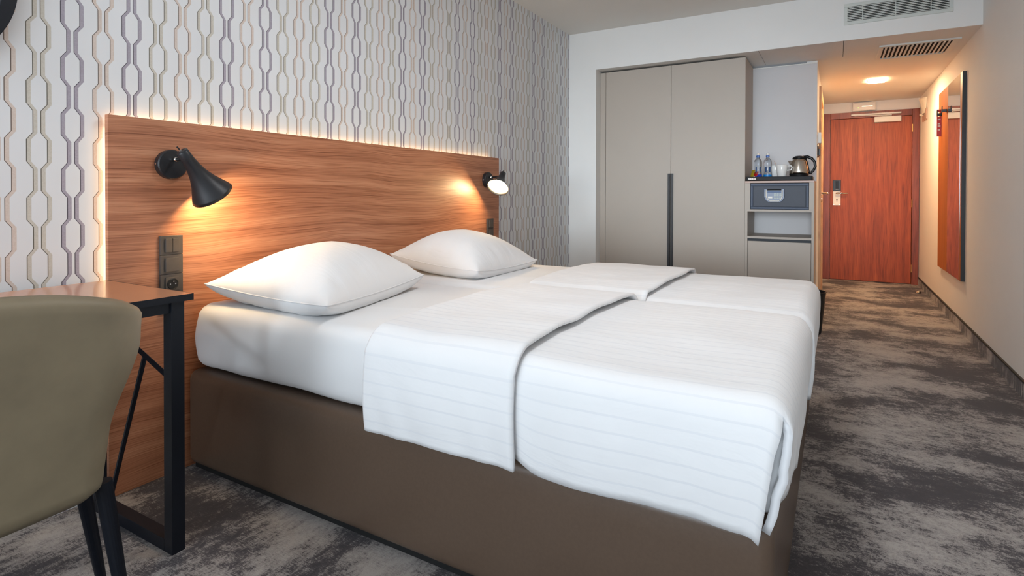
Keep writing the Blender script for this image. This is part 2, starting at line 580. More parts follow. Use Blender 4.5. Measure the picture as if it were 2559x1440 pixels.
# ceiling lamp of the passage
cl = thing('ceiling_lamp', 'small bright rectangular lamp recessed in the passage ceiling before the door', 'lamp', (6.68, -0.345, ZS - 0.02))
obj('trim_ring', B(6.558, 6.802, -0.417, -0.273, ZS - 0.006, ZS), 'whiteplastic', cl, bevel=0.003)
obj('diffuser', B(6.56, 6.80, -0.415, -0.275, ZS - 0.0078, ZS - 0.006), 'ledpanel', cl, bevel=0.0005)

rl = thing('added_fill_fixture', 'added flat round white fixture for the fill light over the bed, out of view', 'lamp', (1.9, 0.60, 2.485))  # unseen fixture, added only to house the fill light
bm = bmesh.new()
lathe(bm, (1.9, 0.60, ZC), (0, 0, -1), [(0, 0.31), (0.05, 0.31), (0.065, 0.30), (0.068, 0.285)], 48)
obj('housing', bm, 'whiteplastic', rl)

# ------------------------------------------------------------------ entrance door
dr = struct('door_1', B((XD - 0.03, XD + 0.05, 0.066, YH - 0.001, 0, 2.075), (XD - 0.03, XD + 0.05, -0.845, -0.775, 0, 2.075), (XD - 0.03, XD + 0.05, -0.775, 0.066, 2.0, 2.075)), 'cherryframe', bevel=0.003)
leaf = obj('door_leaf', B(XD - 0.020, XD + 0.03, -0.772, 0.063, 0.006, 1.997), 'cherry', dr, bevel=0.002)
for hz in (1.85, 0.96, 0.19):
    bm = bmesh.new()
    cyl(bm, (XD - 0.030, -0.777, hz - 0.045), (XD - 0.030, -0.777, hz + 0.045), 0.007, n=10)
    obj('hinge', bm, 'brass', dr)
lk = leaf
xf = XD - 0.020
obj('lock_plate', B(xf - 0.008, xf, -0.050, 0.030, 0.928, 1.108), 'whiteplastic', lk, bevel=0.002)
obj('card_reader', B(xf - 0.022, xf, -0.052, 0.033, 1.108, 1.242), 'blackplastic', lk, bevel=0.003)
obj('reader_stripe', B(xf - 0.0235, xf - 0.0215, -0.028, 0.006, 1.132, 1.232), 'navy', lk)
obj('reader_mark', B(xf - 0.0245, xf - 0.0230, -0.025, 0.003, 1.126, 1.132), 'whiteplastic', lk)
bm = bmesh.new()
tube(bm, [(xf - 0.008, -0.008, 1.078), (xf - 0.045, -0.008, 1.078), (xf - 0.052, -0.018, 1.078), (xf - 0.052, -0.125, 1.078)], 0.0105, 12)
obj('lever', bm, 'chrome', lk, smooth=True)
bm = bmesh.new()
cyl(bm, (xf - 0.0095, -0.011, 1.0), (xf - 0.006, -0.011, 1.0), 0.007, n=14)
box(bm, xf - 0.0095, xf - 0.006, -0.015, -0.007, 0.975, 1.0)
obj('keyhole', bm, 'dark', lk)
for yy in (-0.043, 0.022):
    bm = bmesh.new()
    cyl(bm, (xf - 0.010, yy, 0.938), (xf - 0.007, yy, 0.938), 0.0035, n=8)
    obj('screw', bm, 'steel', lk)
dc = thing('door_closer', 'white door closer with slim arm and rail at the top of the entrance door', 'door closer', (XD - 0.03, -0.41, 1.93))
xf = XD - 0.030
obj('rail', B(xf - 0.028, xf, -0.665, -0.155, 2.028, 2.046), 'whiteplastic', dc, bevel=0.002)
bm = bmesh.new()
tube(bm, [(xf - 0.034, -0.19, 2.024), (xf - 0.040, -0.57, 2.012)], 0.006, 8)
obj('arm', bm, 'whiteplastic', dc)
obj('body', B(xf - 0.042, XD - 0.020, -0.665, -0.395, 1.932, 2.0), 'whiteplastic', dc, bevel=0.006)
el = thing('emergency_light', 'white rectangular emergency light mounted above the entrance door', 'light', (XD, -0.29, 2.083))
obj('housing', B(XD - 0.045, XD, -0.415, -0.168, 2.083, 2.190), 'whiteplastic', el, bevel=0.006)
obj('lens', B(XD - 0.052, XD - 0.045, -0.405, -0.178, 2.092, 2.180), 'porcelain', el, bevel=0.004)
obj('tube_light', B(XD - 0.054, XD - 0.052, -0.375, -0.268, 2.134, 2.140), 'tube', el)
obj('indicator', B(XD - 0.054, XD - 0.052, -0.232, -0.226, 2.118, 2.124), 'led', el)

# bathroom door seen edge-on in the passage wall
bd = struct('door_2', B((6.10, 6.20, YH - 0.020, YH + 0.06, 0, 2.09), (7.03, 7.13, YH - 0.020, YH + 0.06, 0, 2.09), (6.20, 7.03, YH - 0.020, YH + 0.06, 2.0, 2.09)), 'palewood', bevel=0.002)
bleaf = obj('door_leaf', B(6.205, 7.025, YH - 0.006, YH + 0.035, 0.006, 1.995), 'palewood', bd)
dh = bleaf
bm = bmesh.new()
yh = YH - 0.006
tube(bm, [(6.95, yh, 1.075), (6.95, yh - 0.052, 1.075), (6.94, yh - 0.060, 1.073), (6.83, yh - 0.060, 1.07)], 0.011, 12)
obj('lever', bm, 'chrome', dh, smooth=True)
bm = bmesh.new()
cyl(bm, (6.95, yh, 1.075), (6.95, yh - 0.009, 1.075), 0.026, n=20)
obj('rose', bm, 'chrome', dh)
bm = bmesh.new()
cyl(bm, (6.95, yh, 1.0), (6.95, yh - 0.012, 1.0), 0.024, n=20)
obj('rose', bm, 'chrome', dh)

th = thing('thermostat', 'small cream box on the passage wall beside the niche', 'thermostat', (5.66, YH, 1.55))
obj('case', B(5.60, 5.70, YH - 0.030, YH, 1.505, 1.60), 'whiteplastic', th, bevel=0.004)
obj('base_plate', B(5.595, 5.705, YH - 0.006, YH, 1.50, 1.605), 'porcelain', th, bevel=0.002)
sw = thing('key_card_switch', 'small black key card switch on the passage wall under the cream box', 'switch', (5.62, YH, 1.40))
obj('frame', B(5.56, 5.68, YH - 0.010, YH, 1.385, 1.475), 'blackplastic', sw, bevel=0.002)
obj('card_slot', B(5.59, 5.65, YH - 0.022, YH - 0.010, 1.395, 1.455), 'blackplastic', sw, bevel=0.002)

# waste bin
BX, BY = 4.83, 0.168
wb = thing('waste_bin', 'black waste bin half hidden behind the far foot corner of the bed', 'bin', (BX, BY, 0))
bm = bmesh.new()
lathe(bm, (BX, BY, 0), (0, 0, 1), [(0, 0.075), (0.01, 0.08), (0.315, 0.110), (0.32, 0.103), (0.03, 0.074)], 32, True, True)
obj('bucket', bm, 'blackplastic', wb, smooth=False)
bm = bmesh.new()
tube(bm, [(BX + 0.111 * cos(a), BY + 0.111 * sin(a), 0.318) for a in [2 * pi * i / 32 for i in range(32)]], 0.004, 6, closed=True)
obj('rim', bm, 'blackplastic', wb)
ds = thing('door_stop', 'small steel dome door stop on the carpet by the right skirting', 'door stop', (7.41, -0.775, 0))
bm = bmesh.new()
lathe(bm, (7.41, -0.775, 0), (0, 0, 1), [(0, 0.024), (0.006, 0.024), (0.02, 0.018), (0.028, 0.008)], 20)
obj('dome', bm, 'steel', ds, smooth=True)
bm = bmesh.new()
lathe(bm, (7.41, -0.775, 0), (0, 0, 1), [(0, 0.027), (0.005, 0.027)], 20)
obj('foot', bm, 'rubber', ds)

# wall sconce on the right wall
sc = thing('wall_sconce', 'pale curved wall sconce high on the right wall near the door', 'lamp', (7.66, YR, 1.88))
bm = bmesh.new()
N1, N2 = 16, 8
rows = []
for i in range(N1 + 1):
    a = pi * i / N1
    row = []
    for j in range(N2 + 1):
        h = j / N2
        rr = 0.022 + 0.030 * h ** 1.6
        row.append(bm.verts.new((7.66 - cos(a) * (0.07 + 0.09 * h), YR + 0.002 + sin(a) * rr, 1.955 + 0.165 * h)))
    rows.append(row)
for i in range(N1):
    for j in range(N2):
        bm.faces.new((rows[i][j], rows[i + 1][j], rows[i + 1][j + 1], rows[i][j + 1]))
obj('shade', bm, 'satinglass', sc, smooth=True, solid=(0.004, -1))
obj('backplate', B(7.50, 7.82, YR, YR + 0.012, 1.88, 2.0), 'counter', sc, bevel=0.003)
bm = bmesh.new()
cyl(bm, (7.66, YR + 0.01, 1.945), (7.66, YR + 0.055, 1.945), 0.014, n=14)
obj('knob', bm, 'chrome', sc)

# mirror panel with hooks on the right wall
mp = thing('mirror_panel', 'tall wooden wall panel with inset mirror and black edge on the right wall', 'mirror', (5.95, YR, 0.40))
px0, px1, pz0, pz1 = 5.40, 6.52, 0.395, 1.99
obj('panel', B((px0 + 0.004, px1, YR, YR + 0.025, pz0, pz1)), 'panelwood', mp)
obj('edge_band', B(px0 - 0.006, px0 + 0.004, YR, YR + 0.0255, pz0, pz1), 'black', mp, label='black side edge')
obj('mirror_glass', B(px0 + 0.075, 6.01, YR + 0.0252, YR + 0.0265, pz0 + 0.002, pz1 - 0.002), 'mirror', mp)
for hx in (6.09, 6.36):
    hk = thing('coat_hook', 'black metal coat hook on the wooden panel beside the mirror' if hx < 6.2 else 'black metal coat hook holding the red door tag',
               'hook', (hx, YR + 0.025, 1.77))
    obj('peg', B(hx - 0.014, hx + 0.014, YR + 0.025, YR + 0.058, 1.772, 1.796), 'black', hk, bevel=0.002)
    obj('tip', B(hx - 0.014, hx + 0.014, YR + 0.055, YR + 0.061, 1.768, 1.822), 'black', hk, bevel=0.001)
tg = thing('door_hanger_tag', 'narrow red paper door hanger with white print hanging from a black hook', 'tag', (6.36, YR + 0.045, 1.58))
bm = bmesh.new()
tx = 6.36
box(bm, tx - 0.0006, tx + 0.0006, YR + 0.026, YR + 0.060, 1.585, 1.765)
box(bm, tx - 0.0006, tx + 0.0006, YR + 0.026, YR + 0.034, 1.765, 1.815)
box(bm, tx - 0.0006, tx + 0.0006, YR + 0.052, YR + 0.060, 1.765, 1.815)
box(bm, tx - 0.0006, tx + 0.0006, YR + 0.026, YR + 0.060, 1.805, 1.830)
obj('card', bm, 'red', tg)
for i, zz in enumerate((1.735, 1.695, 1.675, 1.64)):
    obj('print', B(tx - 0.0016, tx - 0.0006, YR + 0.033 + 0.003 * (i % 2), YR + 0.053, zz, zz + 0.010), 'whiteplastic', tg)

# ------------------------------------------------------------------ wardrobe
XWf = 4.975
wr = thing('wardrobe', 'tall taupe two door built-in wardrobe recessed into the end wall', 'wardrobe', (5.2, 1.28, 0))
obj('body', B((XWf + 0.022, XN + 0.09, 0.651, 0.669, 0, 2.185), (XWf + 0.022, XN + 0.09, 1.887, 1.905, 0, 2.185), (XWf + 0.03, XN + 0.09, 0.669, 1.887, 2.16, 2.185),
              (XWf + 0.03, XN + 0.09, 0.669, 1.887, 0.0, 0.05), (XN + 0.08, XN + 0.09, 0.669, 1.887, 0.05, 2.16)), 'taupe', wr)
obj('filler_strip', B(XWf, XWf + 0.02, 1.864, 1.916, 0.0, 2.185), 'taupe', wr, bevel=0.0008)
d1 = obj('door', B(XWf, XWf + 0.02, 1.2605, 1.861, 0.03, 2.185), 'taupe', wr, bevel=0.0012)
d2 = obj('door', B(XWf, XWf + 0.02, 0.651, 1.2575, 0.03, 2.185), 'taupe', wr, bevel=0.0012)
obj('handle', B(XWf - 0.016, XWf, 1.2615, 1.282, 0.42, 1.236), 'black', d1, bevel=0.001)
obj('handle', B(XWf - 0.016, XWf, 1.2365, 1.2565, 0.42, 1.236), 'black', d2, bevel=0.001)

# ------------------------------------------------------------------ niche and minibar cabinet
npn = thing('niche_back_panel', 'light grey back panel of the coffee niche above the minibar cabinet', 'panel', (XN, 0.39, 1.16))
obj('board', B(XN, XN + 0.016, YH, 0.651, 1.163, 2.175), 'greylam', npn)
obj('top_trim', B(XN - 0.004, XN + 0.016, YH, 0.651, 2.175, 2.182), 'whiteplastic', npn)
cb = thing('minibar_cabinet', 'taupe minibar cabinet with open shelf and lower door between wardrobe and passage', 'cabinet', (5.2, 0.40, 0))
yl, yr = 0.650, 0.146
obj('side_panel', B(XWf, XN, yl - 0.020, yl, 0, 1.148), 'taupe', cb)
obj('side_panel', B(XWf, XN, yr, yr + 0.018, 0, 1.148), 'taupe', cb)
obj('countertop', B(XWf - 0.004, XN, yr - 0.001, yl, 1.148, 1.164), 'counter', cb, bevel=0.001)
obj('shelf', B(XWf, XN, yr + 0.018, yl - 0.020, 0.915, 0.932), 'taupe', cb)
obj('shelf', B(XWf, XN, yr + 0.018, yl - 0.020, 0.694, 0.711), 'taupe', cb)
obj('back_board', B(XN - 0.012, XN, yr + 0.018, yl - 0.020, 0.05, 1.148), 'greylam', cb)
obj('grip_recess', B(XWf + 0.012, XWf + 0.03, yr + 0.018, yl - 0.020, 0.672, 0.694), 'navy', cb)
obj('door', B(XWf, XWf + 0.018, yr + 0.0205, yl - 0.0225, 0.06, 0.672), 'taupe', cb, bevel=0.001)
obj('stile', B(XWf + 0.001, XWf + 0.02, yl - 0.040, yl - 0.020, 0.932, 1.148), 'taupe', cb)
obj('stile', B(XWf + 0.001, XWf + 0.02, yr + 0.018, yr + 0.036, 0.932, 1.148), 'taupe', cb)
# safe
sf = thing('room_safe', 'dark blue grey electronic safe with keypad in the cabinet under the kettle tray', 'safe', (5.15, 0.395, 0.934))
sy0, sy1, sz0, sz1 = 0.184, 0.608, 0.934, 1.145
obj('body', B(XWf + 0.016, XN - 0.03, sy0, sy1, sz0, sz1), 'safe', sf)
obj('frame', B((XWf + 0.006, XWf + 0.016, sy0, sy1, sz1 - 0.021, sz1 - 0.002), (XWf + 0.006, XWf + 0.016, sy0, sy1, sz0 + 0.001, sz0 + 0.018),
               (XWf + 0.006, XWf + 0.016, sy0, sy0 + 0.018, sz0 + 0.018, sz1 - 0.021), (XWf + 0.006, XWf + 0.016, sy1 - 0.018, sy1, sz0 + 0.018, sz1 - 0.021)), 'safeframe', sf, bevel=0.002)
sd = obj('safe_door', B(XWf + 0.002, XWf + 0.015, sy0 + 0.022, sy1 - 0.022, sz0 + 0.021, sz1 - 0.025), 'safe', sf, bevel=0.001)
bm = bmesh.new()
cyc, czz = 0.430, 1.046
prof = [(0.073, 0.052), (0.073, -0.012), (0.060, -0.040), (0.036, -0.055), (-0.036, -0.055), (-0.060, -0.040), (-0.073, -0.012), (-0.073, 0.052), (-0.055, 0.048), (0.055, 0.048)]
fr_ = [bm.verts.new((XWf - 0.010, cyc + a, czz + b)) for a, b in prof]
bk_ = [bm.verts.new((XWf + 0.002, cyc + a * 1.03, czz + b * 1.03)) for a, b in prof]
bm.faces.new(fr_)
for i in range(len(prof)):
    j = (i + 1) % len(prof)
    bm.faces.new((fr_[i], fr_[j], bk_[j], bk_[i]))
obj('lock_panel', bm, 'panelblue', sf)
bm = bmesh.new()
tube(bm, [(XWf - 0.012, cyc + a * 0.80, czz + b * 0.82) for a, b in prof[:8]], 0.0048, 6)
obj('lock_trim', bm, 'whiteplastic', sf, smooth=True)
obj('display', B(XWf - 0.012, XWf - 0.010, cyc - 0.05, cyc + 0.05, czz + 0.020, czz + 0.036), 'navyprint', sf)
obj('handle_slot', B(XWf - 0.011, XWf - 0.0095, cyc - 0.052, cyc + 0.052, czz + 0.040, czz + 0.049), 'dark', sf)
obj('open_button', B(XWf - 0.014, XWf - 0.010, cyc + 0.012, cyc + 0.046, czz - 0.024, czz - 0.008), 'whiteplastic', sf, bevel=0.003)
for r in range(4):
    for c in range(3):
        ky, kz = cyc - 0.006 - c * 0.020, czz + 0.012 - r * 0.0115
        obj('key', B(XWf - 0.0125, XWf - 0.010, ky - 0.0075, ky + 0.0075, kz - 0.0040, kz + 0.0035), 'key', sf)

# tray, kettle, bottles, cups, sachets
ZT = 1.164
tr = thing('serving_tray', 'black serving tray with raised rim on the minibar cabinet', 'tray', (5.12, 0.405, ZT))
obj('tray_base', B(5.02, 5.24, 0.175, 0.640, ZT + 0.004, ZT + 0.018), 'traymat', tr, bevel=0.003)
obj('rim', B((5.005, 5.02, 0.168, 0.645, ZT + 0.004, ZT + 0.036), (5.24, 5.252, 0.168, 0.645, ZT + 0.004, ZT + 0.036), (5.02, 5.24, 0.160, 0.172, ZT + 0.004, ZT + 0.036), (5.02, 5.24, 0.634, 0.646, ZT + 0.004, ZT + 0.036)),
    'traymat', tr, bevel=0.004)
for fx in (5.04, 5.22):
    for fy in (0.20, 0.61):
        obj('foot', B(fx - 0.01, fx + 0.01, fy - 0.015, fy + 0.015, ZT, ZT + 0.004), 'rubber', tr)
obj('name_label', B(5.0035, 5.005, 0.572, 0.628, ZT + 0.012, ZT + 0.026), 'whiteplastic', tr)
for i, wd_ in enumerate((0.008, 0.004, 0.008, 0.005)):
    yy = 0.620 - i * 0.013
    obj('label_mark', B(5.0028, 5.0035, yy - wd_, yy, ZT + 0.015, ZT + 0.023), 'counter', tr)
ZB = ZT + 0.018


def kettle(cx, cy):
    t = thing('kettle', 'stainless steel electric kettle with black lid, base and looped handle on the tray', 'kettle', (cx, cy, ZB))
    bm = bmesh.new()
    lathe(bm, (cx, cy, ZB), (0, 0, 1), [(0, 0.074), (0.014, 0.076), (0.016, 0.068), (0.036, 0.072)], 40)
    obj('power_base', bm, 'blackplastic', t)
    bm = bmesh.new()
    lathe(bm, (cx, cy, ZB + 0.036), (0, 0, 1), [(0, 0.072), (0.02, 0.072), (0.06, 0.066), (0.10, 0.056), (0.128, 0.047)], 48, True, True)
    obj('body', bm, 'steel', t, smooth=True)
    bm = bmesh.new()
    lathe(bm, (cx, cy, ZB + 0.163), (0, 0, 1), [(0, 0.049), (0.008, 0.049), (0.016, 0.040), (0.024, 0.024), (0.026, 0.004)], 36)
    obj('lid', bm, 'blackplastic', t, smooth=True)
    bm = bmesh.new()
    pts = [(cx, cy - 0.030, ZB + 0.176), (cx, cy - 0.060, ZB + 0.178), (cx, cy - 0.090, ZB + 0.165), (cx, cy - 0.112, ZB + 0.135), (cx, cy - 0.117, ZB + 0.100),
           (cx, cy - 0.105, ZB + 0.068), (cx, cy - 0.085, ZB + 0.046), (cx, cy - 0.072, ZB + 0.042)]
    tube(bm, pts, [0.012, 0.013, 0.012, 0.011, 0.011, 0.010, 0.009, 0.008], 10, flat=0.9)
    tube(bm, [(cx, cy - 0.046, ZB + 0.168), (cx, cy - 0.060, ZB + 0.110), (cx, cy - 0.073, ZB + 0.045)], [0.010, 0.010, 0.008], 8, flat=0.9)
    obj('handle', bm, 'blackplastic', t, smooth=True)
    bm = bmesh.new()
    v = [bm.verts.new(p) for p in [(cx - 0.02, cy + 0.048, ZB + 0.148), (cx + 0.02, cy + 0.048, ZB + 0.148), (cx, cy + 0.082, ZB + 0.150), (cx - 0.012, cy + 0.062, ZB + 0.100),
                                   (cx + 0.012, cy + 0.062, ZB + 0.100)]]
    for f in ((0, 1, 2), (0, 2, 3), (1, 4, 2), (2, 4, 3), (0, 3, 4, 1)):
        bm.faces.new([v[i] for i in f])
    obj('spout', bm, 'steel', t)


kettle(5.14, 0.262)
bprof = [(0.0, 0.026), (0.004, 0.030), (0.03, 0.031), (0.06, 0.029), (0.085, 0.027), (0.11, 0.030), (0.135, 0.031), (0.155, 0.028), (0.168, 0.018), (0.174, 0.0115), (0.184, 0.0115)]
for i, (bx, by, lab) in enumerate(((5.10, 0.566, 'clear plastic water bottle with white cap at the left on the tray'), (5.10, 0.492, 'clear plastic water bottle with white cap beside the white cups'))):
    t = thing('water_bottle', lab, 'bottle', (bx, by, ZB), 'water bottles on the tray')
    bm = bmesh.new()
    lathe(bm, (bx, by, ZB), (0, 0, 1), bprof, 28)
    obj('bottle_body', bm, 'glassy', t, smooth=True)
    bm = bmesh.new()
    lathe(bm, (bx, by, ZB + 0.180), (0, 0, 1), [(0, 0.0145), (0.014, 0.0145), (0.018, 0.011)], 20)
    obj('collar', bm, 'capblue', t)
    bm = bmesh.new()
    lathe(bm, (bx, by, ZB + 0.197), (0, 0, 1), [(0, 0.009), (0.006, 0.0115), (0.014, 0.0115), (0.021, 0.006)], 18)
    obj('cap', bm, 'whiteplastic', t, smooth=True)
    bm = bmesh.new()
    lathe(bm, (bx, by, ZB + 0.020), (0, 0, 1), [(0, 0.0320), (0.016, 0.0320)], 28, False, False)
    obj('label_band', bm, 'bluelabel', t)
    bm = bmesh.new()
    for a in (2.6, 3.6):
        lathe_pts = []
        for h in (0.055, 0.100):
            for da in (0, 0.35):
                lathe_pts.append(bm.verts.new((bx + cos(a + da) * 0.0312, by + sin(a + da) * 0.0312, ZB + h)))
        bm.faces.new((lathe_pts[0], lathe_pts[1], lathe_pts[3], lathe_pts[2]))
    obj('logo_print', bm, 'navyprint', t)


def cup(cx, cy, lab, hdir):
    t = thing('coffee_cup', lab, 'cup', (cx, cy, ZB), 'white cups on the tray')
    bm = bmesh.new()
    lathe(bm, (cx, cy, ZB), (0, 0, 1), [(0, 0.027), (0.004, 0.030), (0.06, 0.038), (0.112, 0.047), (0.114, 0.046), (0.06, 0.036), (0.008, 0.027)], 32, True, True)
    obj('cup_body', bm, 'porcelain', t, smooth=True)
    if hdir:
        bm = bmesh.new()
        tube(bm, [(cx, cy + hdir * 0.044, ZB + 0.104), (cx, cy + hdir * 0.068, ZB + 0.105), (cx, cy + hdir * 0.075, ZB + 0.092), (cx, cy + hdir * 0.068, ZB + 0.072), (cx, cy + hdir * 0.038, ZB + 0.068)], 0.0055, 8)
        obj('handle', bm, 'porcelain', t, smooth=True)


cup(5.085, 0.385, 'white porcelain cup with handle, in front beside the kettle', -1)
cup(5.165, 0.440, 'white porcelain cup half hidden behind the front cup', 0)
for (cx, cy, lab) in ((5.085, 0.385, 'thin beige stirrer leaning in the front white cup'), (5.165, 0.440, 'thin beige stirrer leaning in the rear white cup')):
    bm = bmesh.new()
    tube(bm, [(cx, cy, ZB + 0.02), (cx + 0.005, cy + 0.058, ZB + 0.150)], 0.0022, 6)
    tag(obj('stirrer', bm, 'counter', None), lab, 'stirrer')


def packet(x0, y0, z0, yaw, tilt, m, lab, w_=0.034, h_=0.05):
    bm = bmesh.new()
    nx, ny = 6, 6
    R_ = Matrix.Rotation(yaw, 3, 'Z') @ Matrix.Rotation(tilt, 3, 'X')
    for sgn in (1, -1):
        g = []
        for i in range(nx + 1):
            row = []
            for j in range(ny + 1):
                u, v = -1 + 2 * i / nx, -1 + 2 * j / ny
                th_ = 0.003 * (1 - u * u) ** 0.6 * (1 - v * v) ** 0.6
                row.append(bm.verts.new(Vector((x0, y0, z0)) + R_ @ Vector((u * w_ / 2, sgn * (th_ + 0.0004), (v + 1) * h_ / 2))))
            g.append(row)
        for i in range(nx):
            for j in range(ny):
                f = (g[i][j], g[i + 1][j], g[i + 1][j + 1], g[i][j + 1])
                bm.faces.new(f if sgn > 0 else f[::-1])
    tag(obj('sachet', bm, m, None, smooth=True), lab, 'sachet', 'sachets on the tray')


packet(5.045, 0.612, ZB + 0.001, 1.2, 0.50, 'gold', 'black and gold sachet leaning at the left end of the tray', 0.028, 0.085)
packet(5.040, 0.590, ZB + 0.001, 1.3, 0.75, 'red', 'red sachet leaning beside the gold one on the tray', 0.034, 0.085)
packet(5.035, 0.596, ZB + 0.002, 1.5, 0.9, 'whiteplastic', 'white sachet lying below the red one on the tray', 0.040, 0.055)
packet(5.030, 0.558, ZB + 0.004, 1.5, 0.9, 'blue', 'blue sachet lying before the left water bottle', 0.040, 0.055)

# ------------------------------------------------------------------ headboard
HY = 2.143
hb = thing('headboard', 'wide walnut veneer wall panel headboard lit from behind', 'headboard', (2.245, 2.155, 0))
obj('panel', B(0.968, 3.524, HY, HY + 0.02, 0.0, 1.314), 'walnut', hb, bevel=0.001)
obj('mounting_rail', B((1.05, 3.45, HY + 0.02, YW, 1.16, 1.20), (1.05, 3.45, HY + 0.02, YW, 0.3, 0.34)), 'walnut', hb)


def wall_lamp(mx, mz, T, Mo, lab):
    """T = closed top of the horn, Mo = centre of its mouth"""
    t = thing('wall_lamp', lab, 'lamp', (mx, HY, mz - 0.055), 'reading lamps on the headboard')
    bm = bmesh.new()
    lathe(bm, (mx, HY, mz), (0, -1, 0), [(0, 0.054), (0.022, 0.054), (0.026, 0.050)], 40)
    obj('rosette', bm, 'black', t, smooth=False)
    for s in (-1, 1):
        bm = bmesh.new()
        cyl(bm, (mx + s * 0.053, HY - 0.012, mz), (mx + s * 0.056, HY - 0.012, mz), 0.004, n=10)
        obj('screw', bm, 'chrome', t)
    T, Mo = Vector(T), Vector(Mo)
    ax = (Mo - T).normalized()
    L = (Mo - T).length
    j = T + ax * 0.030
    s0 = Vector((mx, HY - 0.026, mz + 0.018))
    bm = bmesh.new()
    tube(bm, [s0, s0 + Vector((0, -0.022, 0))], 0.0075, 12)
    obj('pivot', bm, 'chrome', t, smooth=True)
    bm = bmesh.new()
    tube(bm, [s0 + Vector((0, -0.020, 0)), j], 0.0062, 12)
    obj('arm', bm, 'black', t, smooth=True)
    bm = bmesh.new()
    outer = [(0, 0.0175), (0.002, 0.0195), (0.035, 0.0210), (0.065, 0.0250), (0.095, 0.0330), (0.125, 0.0455), (0.150, 0.0600), (0.168, 0.0705), (0.178, 0.0755)]
    inner = [(0.1775, 0.0740), (0.166, 0.0685), (0.148, 0.0575), (0.123, 0.043), (0.10, 0.032)]
    k_ = L / 0.178
    lathe(bm, T, ax, [(h * k_, r) for h, r in outer + inner], 48, True, True)
    obj('shade', bm, 'black', t, smooth=True)
    bm = bmesh.new()
    lathe(bm, T + ax * (0.158 * k_), ax, [(0, 0.055), (0.004, 0.0615), (0.009, 0.060), (0.0095, 0.001)], 40, True, True)
    obj('diffuser', bm, 'bulb', t, smooth=False, label='glowing white diffuser')
    bm = bmesh.new()
    side = ax.cross(Vector((0, 1, 0))).normalized()
    b0 = T + side * -0.004
    cyl(bm, b0, b0 - ax * 0.006, 0.0045, n=12)
    obj('switch_collar', bm, 'chrome', t)
    bm = bmesh.new()
    cyl(bm, b0 - ax * 0.006, b0 - ax * 0.018 + Vector((-0.004, 0, 0.002)), 0.0022, 0.003, n=8)
    obj('toggle', bm, 'black', t)


wall_lamp(1.172, 1.152, (1.143, 2.012, 1.196), (1.269, 2.034, 1.041), 'black horn shaped wall lamp at the left end of the headboard above the switches')
wall_lamp(3.352, 1.150, (3.365, 2.011, 1.197), (3.262, 1.993, 1.094), 'black horn shaped wall lamp with glowing mouth at the right end of the headboard')


def switch_bank(x0, x1, ztop, rows, lab, labsock):
    t = thing('switch_panel', lab, 'switch', ((x0 + x1) / 2, HY, ztop - rows * 0.071), 'switch panels on the headboard')
    hgt = 0.0715
    xc = (x0 + x1) / 2
    for r in range(rows):
        zt = ztop - r * hgt
        fr = obj('frame', B(x0, x1, HY - 0.011, HY, zt - hgt + 0.0008, zt), 'switch', t, bevel=0.0015)
        kx0, kx1, kz0, kz1 = xc - 0.025, xc + 0.025, zt - hgt / 2 - 0.025, zt - hgt / 2 + 0.025
        if r == 0:
            obj('rocker', B(kx0, xc - 0.0006, HY - 0.018, HY - 0.011, kz0, kz1), 'switch', fr, bevel=0.001)
            obj('rocker', B(xc + 0.0006, kx1, HY - 0.018, HY - 0.011, kz0, kz1), 'switch', fr, bevel=0.001)
        elif r == 1:
            obj('rocker', B(kx0, kx1, HY - 0.018, HY - 0.011, kz0, kz1), 'switch', fr, bevel=0.001)
        else:
            bm = bmesh.new()
            box(bm, kx0, kx1, HY - 0.0165, HY - 0.011, kz0, kz1)
            obj('socket_face', bm, 'switch', fr, bevel=0.001)
            bm = bmesh.new()
            lathe(bm, (xc, HY - 0.0166, zt - hgt / 2), (0, -1, 0), [(0.0, 0.0185), (0.0012, 0.0205), (0.0022, 0.0185), (0.0005, 0.0175)], 28, False, True)
            obj('socket_well', bm, 'blackplastic', fr, smooth=False)
            bm = bmesh.new()
            for sx in (-0.0095, 0.0095):
                cyl(bm, (xc + sx, HY - 0.0175, zt - hgt / 2), (xc + sx, HY - 0.0185, zt - hgt / 2), 0.0024, n=8)
            cyl(bm, (xc, HY - 0.0175, zt - hgt / 2 + 0.010), (xc, HY - 0.024, zt - hgt / 2 + 0.010), 0.0022, n=8)
            obj('socket_pins', bm, 'chrome', fr)


switch_bank(1.132, 1.214, 0.889, 4, 'dark brown switch and socket panel below the left wall lamp beside the desk', None)
switch_bank(3.352, 3.434, 0.876, 3, 'dark brown switch panel behind the far pillow below the right wall lamp', None)

# ------------------------------------------------------------------ bed
bed = thing('bed_base', 'brown faux leather box base under both mattresses', 'bed', (2.13, 1.12, 0))
X0, X1, Y0, Y1 = 1.222, 3.040, 0.102, 2.128


